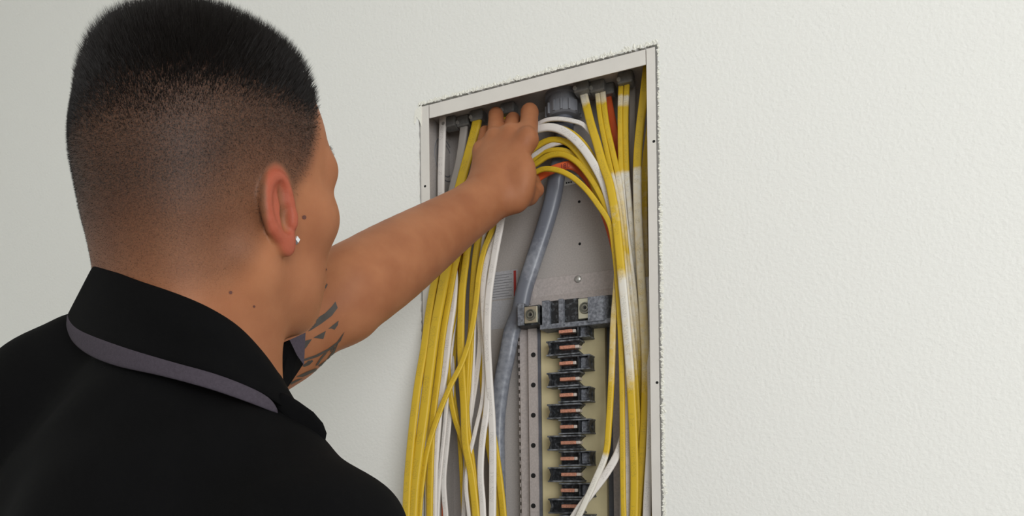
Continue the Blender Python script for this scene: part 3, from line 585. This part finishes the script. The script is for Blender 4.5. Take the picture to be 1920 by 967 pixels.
# right arm hangs at his side, below the picture
ER = SR - .285 * UP - .035 * Lt - .02 * Ft; WRR = ER - .215 * UP + .13 * Ft + .02 * Lt
body.cone(SR, ER, .046, .043, .03); body.cone(ER, ER + .35 * (WRR - ER), .044, .043, .02); body.cone(ER + .35 * (WRR - ER), WRR, .043, .027, .02)
hdv = nrm(WRR - ER); hx = Ft - (Ft @ hdv) * hdv; hx = nrm(hx); hn = np.cross(hdv, hx)
for i, off in enumerate((.030, .010, -.010, -.028)):
    m = WRR + .095 * hdv + off * hx; L_ = (.072, .08, .074, .058)[i]; cl = hn * (1 if hn @ Lt > 0 else -1)
    body.cone(WRR + .01 * hdv + off * .45 * hx, m, .017, .0115, .016)
    k1 = m + L_ * .5 * nrm(hdv + .35 * cl); k2 = k1 + L_ * .32 * nrm(hdv + 1.0 * cl); k3 = k2 + L_ * .28 * nrm(hdv + 2.2 * cl)
    body.cone(m, k1, .0105, .0095, .005); body.cone(k1, k2, .0095, .0085, .003); body.cone(k2, k3, .0085, .0072, .003)
t1 = WRR + .03 * hdv + .03 * hx; t2 = t1 + .045 * nrm(hdv + .7 * hx + .5 * cl); t3 = t2 + .034 * nrm(hdv + .2 * hx + .6 * cl)
body.cone(WRR + .008 * hdv, t1, .018, .016, .015); body.cone(t1, t2, .014, .011, .006); body.cone(t2, t3, .011, .0085, .004)
# ---------------------------------------------------------------- clothes
shirt = Field()
shirt.cone(NB - .012 * UP - .006 * Ft, NB - .06 * UP, .082, .10, .03)
shirt.ell(NB - .22 * UP - .010 * Ft, TM, (.125, .175, .25), .05)
shirt.ell(NB - .12 * UP - .050 * Ft + .05 * Lt, TM, (.080, .11, .13), .04)
shirt.ell(NB - .13 * UP - .050 * Ft - .05 * Lt, TM, (.078, .11, .13), .04)
shirt.ell(NB - .42 * UP, TM, (.125, .165, .22), .08)
shirt.cone(NB - .03 * UP, SL, .066, .066, .04); shirt.cone(NB - .035 * UP, SR, .062, .059, .04)
B1, B2, B3 = at_depth(180, 682, .60), at_depth(105, 746, .61), at_depth(0, 905, .61)
shirt.cone(at_depth(470, 875, .50), at_depth(545, 890, .50), .036, .026, .03)
shirt.cone(B1, B2, .046, .046, .03); shirt.cone(B2, B3, .046, .056, .03)
shirt.cone(SL, SL + .38 * UA, .070, .067, .03)
shirt.cone(SR, SR + .62 * (ER - SR), .060, .060, .03)
HIP = np.array([NB[0], NB[1], 0]) + .02 * Ft
pants = Field()
pants.ell(HIP + .90 * UP, TM, (.115, .165, .13), .05)
for s in (1, -1):
    hj = HIP + .88 * UP + s * .085 * Lt; kn = HIP + .48 * UP + s * .10 * Lt + .015 * Ft; an = HIP + .07 * UP + s * .11 * Lt - .01 * Ft
    pants.cone(hj, kn, .088, .064, .04); pants.cone(kn, an, .062, .052, .02)
# ---------------------------------------------------------------- person meshes
def lohi(fl, m=.03):
    c = np.array([p.cen-p.rad for p in fl.p if not p.sub]); d = np.array([p.cen+p.rad for p in fl.p if not p.sub]); return c.min(0)-m, d.max(0)+m
hl, hh = lohi(head); hl[2] = NKB[2]-.05
Vh, Fh_ = surface_nets(head, hl, hh, .0018)
# smooth the grid noise out of the head slightly
Vb, Fb = surface_nets(body, *lohi(body), .0024)
def relax(V, F, it=2, lam=.5):
    E = np.concatenate([F[:, [0, 1]], F[:, [1, 2]], F[:, [2, 3]], F[:, [3, 0]]]); E = np.concatenate([E, E[:, ::-1]])
    cnt = np.bincount(E[:, 0], minlength=len(V))[:, None]
    for k in range(it):
        acc = np.stack([np.bincount(E[:, 0], V[E[:, 1], i], len(V)) for i in range(3)], 1); V = V + lam*(acc/np.maximum(cnt, 1)-V)
    return V
Vh = relax(Vh, Fh_, 2, .4); Vb = relax(Vb, Fb, 4, .5)
VB = np.concatenate([Vh, Vb]); FB = np.concatenate([Fh_, Fb + len(Vh)])
def sstep(a, b, x): t = np.clip((x-a)/(b-a), 0, 1); return t*t*(3-2*t)
def hair_len(q):
    """length of hair in metres at head-local points q (x forward, y left, z up); 0 = none"""
    x, y, z = q[:, 0], q[:, 1], q[:, 2]
    back = sstep(-.02, -.085, x)
    top = sstep(.026, .078, z + .022*back + .10*np.clip(x-.05, 0, 1)*0)
    L = .0022 + .0135*sstep(.034, .085, z) + .0010*top
    front = np.interp(z, [-.06, -.045, -.02, 0., .03, .06, .09], [.016, .020, .030, .046, .060, .068, .066])   # hairline down the temple
    low = -.100 + .058*sstep(-.05, .015, x)                 # bottom of the fade, nape to ear
    low = np.where(x > .004, -.050, low)
    m = sstep(front+.005, front-.014, x) * sstep(low-.012, low+.02, z)
    nape = sstep(-.115, -.06, z)
    return L, m
def hair_density(q):
    L, m = hair_len(q); x, z = q[:, 0], q[:, 2]
    side = sstep(-.075, .055, z + .045*sstep(.0, -.08, x))
    return m*np.clip(.46 + .62*side, 0, 1)
q = (VB - HO) @ HM.T; isH = np.zeros(len(VB), bool); isH[:len(Vh)] = True
fade = np.where(isH, hair_density(q), 0)
earm = np.zeros(len(VB))
for s_, (o_, eu_, eb_, en_) in EAR.items():
    d = VB - o_; a, b, c = d @ eu_, d @ eb_, d @ en_
    e = sstep(.0, .006, c + .004*0 + .001) * sstep(1.25, .95, ((a+.001)/.0335)**2 + ((b-.0095)/.0185)**2); earm = np.maximum(earm, e)
fade *= (1-earm)
red = earm*.8 + np.where(isH, 0, 0)
person = thing('person', (NB[0], NB[1], 0), 'person in black polo shirt with cropped dark hair reaching into the panel', 'person')
M_skin = bpy.data.materials.new('skin'); M_skin.use_nodes = True; nt = M_skin.node_tree; N, Lk = nt.nodes, nt.links; p = N['Principled BSDF']
tc = N.new('ShaderNodeTexCoord'); nz = N.new('ShaderNodeTexNoise'); nz.inputs['Scale'].default_value = 22; nz.inputs['Detail'].default_value = 6; Lk.new(tc.outputs['Object'], nz.inputs['Vector'])
rp = N.new('ShaderNodeValToRGB'); rp.color_ramp.elements[0].position = .32; rp.color_ramp.elements[1].position = .68
rp.color_ramp.elements[0].color = lin((150, 95, 64)); rp.color_ramp.elements[1].color = lin((166, 110, 76)); Lk.new(nz.outputs['Fac'], rp.inputs['Fac'])
a1 = N.new('ShaderNodeAttribute'); a1.attribute_name = 'flush'; mx = N.new('ShaderNodeMix'); mx.data_type = 'RGBA'; Lk.new(a1.outputs['Fac'], mx.inputs['Factor']); Lk.new(rp.outputs['Color'], mx.inputs['A']); mx.inputs['B'].default_value = lin((160, 76, 58))
a2 = N.new('ShaderNodeAttribute'); a2.attribute_name = 'stubble'
n3 = N.new('ShaderNodeTexNoise'); n3.inputs['Scale'].default_value = 900; n3.inputs['Detail'].default_value = 2; Lk.new(tc.outputs['Object'], n3.inputs['Vector'])
ma = N.new('ShaderNodeMath'); ma.operation = 'MULTIPLY_ADD'; ma.inputs[1].default_value = .5; ma.inputs[2].default_value = .62; Lk.new(n3.outputs['Fac'], ma.inputs[0])
mm = N.new('ShaderNodeMath'); mm.operation = 'MULTIPLY'; mm.use_clamp = True; Lk.new(ma.outputs[0], mm.inputs[0]); Lk.new(a2.outputs['Fac'], mm.inputs[1])
m2 = N.new('ShaderNodeMix'); m2.data_type = 'RGBA'; Lk.new(mm.outputs[0], m2.inputs['Factor']); Lk.new(mx.outputs['Result'], m2.inputs['A']); m2.inputs['B'].default_value = lin((38, 32, 29))
Lk.new(m2.outputs['Result'], p.inputs['Base Color']); p.inputs['Roughness'].default_value = .52; p.inputs['Specular IOR Level'].default_value = .22
p.inputs['Subsurface Weight'].default_value = .12; p.inputs['Subsurface Radius'].default_value = (.006, .002, .001); p.inputs['Subsurface Scale'].default_value = 1.0
b3 = N.new('ShaderNodeBump'); b3.inputs['Strength'].default_value = .3; b3.inputs['Distance'].default_value = .0006; Lk.new(n3.outputs['Fac'], b3.inputs['Height']); Lk.new(b3.outputs['Normal'], p.inputs['Normal'])
bo = obj('body', VB, FB, M_skin, person, smooth=True)
for nm, arr in (('stubble', fade), ('flush', red)):
    at = bo.data.attributes.new(nm, 'FLOAT', 'POINT'); at.data.foreach_set('value', np.asarray(arr, np.float32))
# --- hair strands
M_hair = mat('dark hair', (24, 20, 18), .55, spec=.25)
def strands(name, nst, weight, lenf, spike, rad, seed, jit=.25):
    r = np.random.default_rng(seed); A = Vh[Fh_[:, 0]]; B_ = Vh[Fh_[:, 1]]; C_ = Vh[Fh_[:, 2]]; D_ = Vh[Fh_[:, 3]]
    nn = np.cross(C_-A, D_-B_); ar = np.linalg.norm(nn, axis=1); nn /= ar[:, None] + 1e-12
    cen = (A+B_+C_+D_)/4; ql = (cen-HO) @ HM.T; w = ar*weight(ql); w *= np.array([earm[Fh_[:, 0]] < .02])[0]
    pick = r.choice(len(w), nst, p=w/w.sum()); u, v = r.random((2, nst, 1))
    P = (A[pick]*(1-u) + B_[pick]*u)*(1-v) + (D_[pick]*(1-u) + C_[pick]*u)*v
    qq = (P-HO) @ HM.T; L = lenf(qq)*(.75+.4*r.random(nst)); Nn = nn[pick]
    if (Nn*(P-HO)).sum(1).mean() < 0: Nn = -Nn
    dr = Nn + spike(qq) + r.normal(0, jit, (nst, 3)); dr /= np.linalg.norm(dr, axis=1)[:, None]
    t = np.cross(dr, [.31, .22, .92]); t /= np.linalg.norm(t, axis=1)[:, None]; b = np.cross(dr, t)
    base = P - dr*.0006; V = np.stack([base + t*rad, base + (-.5*t + .87*b)*rad, base + (-.5*t-.87*b)*rad, P + dr*L[:, None]], 1).reshape(-1, 3)
    i = np.arange(nst)[:, None]*4; F = np.concatenate([i + [0, 1, 3], i + [1, 2, 3], i + [2, 0, 3]])
    return obj(name, V, F, M_hair, person, kind='stuff')
strands('hair', 56000, lambda q: hair_len(q)[1]*sstep(.026, .06, q[:, 2] + .02*sstep(-.02, -.085, q[:, 0])), lambda q: hair_len(q)[0], lambda q: np.tile(.9*UP + .15*Fh, (len(q), 1)), .00022, 5)
strands('hair_stubble', 60000, lambda q: hair_density(q)**1.5, lambda q: .0010 + .0016*sstep(-.06, .04, q[:, 2]), lambda q: np.tile(-.5*UP - .3*Fh, (len(q), 1)), .00011, 6, .35)
def brow(q):
    return ((np.abs(q[:, 2]-.020) < .004) & (np.abs(q[:, 1]) > .014) & (np.abs(q[:, 1]) < .048) & (q[:, 0] > .055)).astype(float)
strands('eyebrows', 600, brow, lambda q: np.full(len(q), .004), lambda q: np.sign(q[:, 1])[:, None]*Lh*1.6 + UP*.3, .00018, 8)
# --- decals that lie on the skin: tattoo, moles
bvh = BVHTree.FromPolygons([tuple(v) for v in VB], [tuple(f) for f in FB.tolist()])
def on_skin(px, py, off=.0005, tmin=.2):
    d = Vector(ray(px, py)).normalized(); h = bvh.ray_cast(Vector(CAM), d)
    return None if h[0] is None else np.array(h[0] + h[1]*(off if h[1].dot(d) < 0 else -off))
def inside(p, poly):
    r = False; j = len(poly)-1
    for i in range(len(poly)):
        a, b = poly[i], poly[j]
        if (a[1] > p[1]) != (b[1] > p[1]) and p[0] < (b[0]-a[0])*(p[1]-a[1])/(b[1]-a[1])+a[0]: r = not r
        j = i
    return r
M_ink = mat('tattoo ink', (72, 68, 64), .55, var=.15, vs_=90, spec=.3)
def decal(name, poly, m, minx=None, mind=0):
    """polygon in photo pixels laid on the skin as a fine triangulated patch"""
    bm = bmesh.new(); vs_ = [bm.verts.new((x, y, 0)) for x, y in poly]
    try: f = bm.faces.new(vs_)
    except ValueError: bm.free(); return
    bmesh.ops.triangulate(bm, faces=bm.faces[:])
    for _ in range(5):
        es = [e for e in bm.edges if e.calc_length() > 3.5]
        if not es: break
        bmesh.ops.subdivide_edges(bm, edges=es, cuts=1); bmesh.ops.triangulate(bm, faces=bm.faces[:])
    bm.verts.index_update(); P = [on_skin(v.co.x, v.co.y) for v in bm.verts]; F = []
    for f in bm.faces:
        k = [v.index for v in f.verts]; pp = [P[i] for i in k]
        if any(x is None for x in pp) or any((x-CAM) @ _fw < mind for x in pp): continue
        if max(np.linalg.norm(pp[0]-pp[1]), np.linalg.norm(pp[1]-pp[2])) > .02: continue
        F.append(k)
    P = [x if x is not None else CAM*0+np.array([0, 0, 0]) for x in P]; bm.free()
    used = sorted({i for f in F for i in f}); mp = {i: k for k, i in enumerate(used)}
    if F: return obj(name, [P[i] for i in used], [[mp[i] for i in f] for f in F], m, person, smooth=True)
def T(p): return [(540 + x/4.03, 500 + y/4.03) for x, y in p]        # read off an enlarged crop
for poly in ([(231, 240), (238, 190), (262, 130), (280, 115), (300, 135), (270, 200)],
             [(150, 490), (200, 400), (280, 350), (330, 300), (358, 262), (375, 310), (330, 370), (250, 430), (180, 475)],
             [(122, 560), (180, 545), (130, 618), (112, 610)], [(190, 535), (285, 483), (265, 545), (225, 540)], [(300, 470), (382, 405), (375, 440), (350, 475), (325, 465)],
             [(100, 700), (200, 668), (300, 618), (370, 565), (428, 485), (395, 560), (330, 620), (220, 680), (100, 718)],
             [(205, 745), (240, 690), (270, 655), (300, 640), (250, 700), (225, 740)], [(60, 830), (140, 790), (200, 768), (250, 760), (200, 790), (110, 830)],
             [(228, 745), (290, 700), (340, 630), (385, 560), (350, 645), (300, 715), (240, 760)], [(315, 640), (330, 612), (338, 618), (325, 645)], [(335, 625), (345, 598), (352, 602), (343, 632)],
             [(105, 745), (135, 725), (180, 700), (188, 712), (160, 740), (120, 755)], [(140, 718), (158, 705), (172, 715), (160, 728), (148, 726)], [(20, 870), (80, 845), (110, 842), (60, 868), (18, 890)]):
    decal('tattoo', T(poly), M_ink, mind=.70)
M_mole = mat('mole', (92, 52, 42), .6)
for x, y, r_ in ((570, 407, 4.0), (432, 548, 3.2), (476, 574, 2.4), (345, 560, 2.2), (612, 505, 1.8)):
    decal('mole', [(x + r_*math.cos(a), y + r_*math.sin(a)) for a in np.linspace(0, 2*math.pi, 10)[:-1]], M_mole)
# --- eyes
M_eye = mat('eye white', (225, 220, 215), .2); M_iris = mat('dark iris', (30, 18, 12), .15)
for s_ in (1, -1):
    c = hw(.0805, s_*.032, -.018); e = obj('eye', *(lambda m: (m.V, m.F))(MB().lathe(c, Fh, [(.0001, -.012), (.008, -.009), (.0118, -.002), (.0118, .002), (.009, .0078), (.0062, .0102), (.0001, .012)], 20)), M_eye, person, smooth=True)
    MB().lathe(c, Fh, [(.0063, .0103), (.004, .0116), (.0001, .0123)], 16).build('iris', M_iris, e, smooth=True)
# --- stud earring
o_, eu_, eb_, en_ = EAR[-1]; M_stud = mat('clear stone', (235, 238, 242), .08, metal=.7)
st = on_skin(556, 449, .0)
st = o_ - .0265*eu_ + .008*eb_ + .0065*en_ if st is None else st
ear = MB(); cN = np.array(st)
tv = nrm(en_ + .8*Fh*0); 
ear.cyl(cN - en_*.004, en_, .0034, .0040, .0035, 4); ear.cyl(cN - en_*.0005, en_, .0040, .0026, .0020, 4); ear.cyl(cN - en_*.014, en_, .0005, .0005, .012, 8)
ear.build('earring', M_stud, person, label='clear square stud in the ear lobe')
# ---------------------------------------------------------------- clothes
M_shirt = mat('black jersey', (7, 7, 8), .9, var=.15, vs_=30, bump=.25, bs=1400, spec=.1)
M_trim = mat('charcoal ribbed collar band', (66, 60, 68), .8, var=.12, vs_=500, bump=.3, bs=900, spec=.15)
M_pants = mat('dark work trousers', (34, 35, 40), .85, var=.15, vs_=40)
M_shoe = mat('black shoe leather', (20, 19, 19), .45)
def wrinkle(p, d):
    return d + .0022*np.sin(31*p[:, 0] + 17*p[:, 2] + 2.0*np.sin(23*p[:, 1])) + .0012*np.sin(70*p[:, 2] - 40*p[:, 0] + 1.5*np.sin(37*p[:, 1]))
sl, sh2 = lohi(shirt)
Vs, Fs = surface_nets(shirt, sl, sh2, .0045, wrinkle); Vs = relax(Vs, Fs, 3, .5)
so = obj('polo_shirt', Vs, Fs, M_shirt, person, smooth=True)
Vp, Fp = surface_nets(pants, *lohi(pants), .010); obj('trousers', relax(Vp, Fp, 2), Fp, M_pants, person, smooth=True)
for s_ in (1, -1):
    f = Field(); b = HIP + s_*.115*Lt
    f.cone(b + .045*UP - .06*Ft, b + .035*UP + .13*Ft, .045, .036, .03); f.cone(b + .05*UP - .05*Ft, b + .11*UP - .03*Ft, .046, .048, .03)
    V_, F_ = surface_nets(f, *lohi(f), .006); V_[:, 2] = np.maximum(V_[:, 2], .001); obj('shoe', relax(V_, F_, 1), F_, M_shoe, person, smooth=True)
# --- collar: rings of points read from the photograph, at the depth of a ring about the neck
def ring_depth(px, cpx, d0, r):
    x = (px-cpx)/FPX*d0; return d0 - math.sqrt(max(r*r - x*x, 0))
def interp_poly(P, n):
    P = np.array(P, float); s = np.concatenate([[0], np.cumsum(np.linalg.norm(np.diff(P, axis=0), axis=1))])
    t = np.linspace(0, s[-1], n); return np.stack([np.interp(t, s, P[:, i]) for i in range(2)], 1)
NR = 40
top = interp_poly(catmull([(174, 497, 0), (186, 497, 0), (215, 506, 0), (260, 523, 0), (330, 547, 0), (390, 573, 0), (445, 608, 0), (490, 655, 0), (522, 700, 0), (545, 742, 0)], 8)[:, :2], NR)
mid = interp_poly(catmull([(127, 588, 0), (132, 604, 0), (155, 622, 0), (236, 652, 0), (322, 678, 0), (407, 702, 0), (475, 729, 0), (515, 752, 0), (560, 785, 0), (606, 832, 0)], 8)[:, :2], NR)
bot = interp_poly(catmull([(125, 612, 0), (137, 642, 0), (168, 667, 0), (219, 687, 0), (305, 706, 0), (390, 729, 0), (458, 752, 0), (500, 768, 0), (522, 776, 0)], 8)[:, :2], NR)
def ringpts(P, cpx, d0, r, extra=0): return [at_depth(x, y, ring_depth(x, cpx, d0, r) + extra) for x, y in P]
R_top = ringpts(top, 348, .580, .097); R_mid = ringpts(mid, 366, .585, .113); R_in = ringpts(top + [0, 26], 348, .588, .089)
# bulge between the fold and the edge, so the leaf rolls over
def leaf(a, m, t): 
    return [A*(1-t) + B*t + nrm(CAM-A)*.006*math.sin(math.pi*min(1, t*1.6))*(1 if t < .62 else max(0, (1-t)/.38)) for A, B in zip(a, m)]
rows = [R_in, [A*.5+B*.5 + UP*.001 for A, B in zip(R_in, R_top)], R_top] + [leaf(R_top, R_mid, t) for t in (.12, .3, .5, .7, .88)] + [R_mid] + [[p - nrm(CAM-p)*.004 for p in R_mid]]
def loft(name, rows, m, parent, sub=1, thick=None):
    V = [p for r_ in rows for p in r_]; n = len(rows[0]); F = [[i*n+j, i*n+j+1, (i+1)*n+j+1, (i+1)*n+j] for i in range(len(rows)-1) for j in range(n-1)]
    o = obj(name, V, F, m, parent, smooth=True)
    if thick: md = o.modifiers.new('cloth', 'SOLIDIFY'); md.thickness = thick; md.offset = 0
    if sub: md = o.modifiers.new('round', 'SUBSURF'); md.levels = md.render_levels = sub
    return o
col = loft('collar', rows, M_shirt, so, 1, .0016)
mb_ = interp_poly(catmull([(127, 586, 0), (132, 602, 0), (155, 620, 0), (236, 650, 0), (322, 676, 0), (407, 700, 0), (475, 727, 0), (508, 748, 0), (520, 768, 0)], 8)[:, :2], NR)
band = [[at_depth(x, y, ring_depth(x, 366, .585, .1135) + .002) for x, y in mb_*(1-t) + bot*t] for t in (0, .33, .66, 1)]
loft('collar_band', band, M_trim, so, 1, .002)
# far side of the collar: stands up beyond the throat, its lining turned out at the tip
def sheet(name, pts, m, th): 
    P = [at_depth(*q) for q in pts]; b = MB().prism(P, nrm(P[0]-CAM)*th); return b.build(name, m, so)
sheet('collar_wing', [(498, 668, .60), (516, 648, .62), (545, 636, .63), (572, 624, .645), (569, 682, .645), (541, 724, .62), (525, 735, .60)], M_shirt, .003)
sheet('collar_lining', [(543, 637, .612), (573, 623, .622), (570, 684, .622), (557, 666, .618)], M_trim, .0006)

tipP = [(528, 732), (560, 752), (588, 772), (606, 793), (613, 812), (610, 828), (602, 838), (578, 822), (545, 795), (518, 768), (515, 745)]
tp = MB().prism([at_depth(x, y, .500) for x, y in tipP], nrm(at_depth(560, 780, .5)-CAM)*.010).build('collar_tip', M_shirt, so)
md = tp.modifiers.new('round', 'BEVEL'); md.width = .004; md.segments = 3

# the collar carries on round the far side of the neck
def far_ring(c_px, d0, r, z0, z1, n=26):
    cx = (c_px-PPX)/FPX*d0; out = []
    for t in np.linspace(0, 1, n):
        a = math.pi*(.04 + .58*t); p = CAM + _rt*(cx - r*math.cos(a)) + _fw*(d0 + r*math.sin(a)); p[2] = z0 + (z1-z0)*(t*t*(3-2*t)); out.append(p)
    return out
zt0, zt1, zm0, zm1 = R_top[0][2]-.002, at_depth(520, 660, .62)[2]-.012, R_mid[0][2]-.004, at_depth(540, 715, .62)[2]-.02
fi, ft_, fm = far_ring(350, .588, .080, zt0-.014, zt1-.010), far_ring(350, .582, .084, zt0-.004, zt1), far_ring(358, .586, .100, zm0-.012, zm1)
fm2 = far_ring(354, .584, .096, (zt0+zm0)/2-.006, (zt1+zm1)/2); fl = far_ring(358, .586, .1005, zm0-.022, zm1-.010)
loft('collar', [fi, ft_, fm2, fm], M_shirt, so, 1, .0016); loft('collar_band', [fm, fl], M_trim, so, 1, .002)
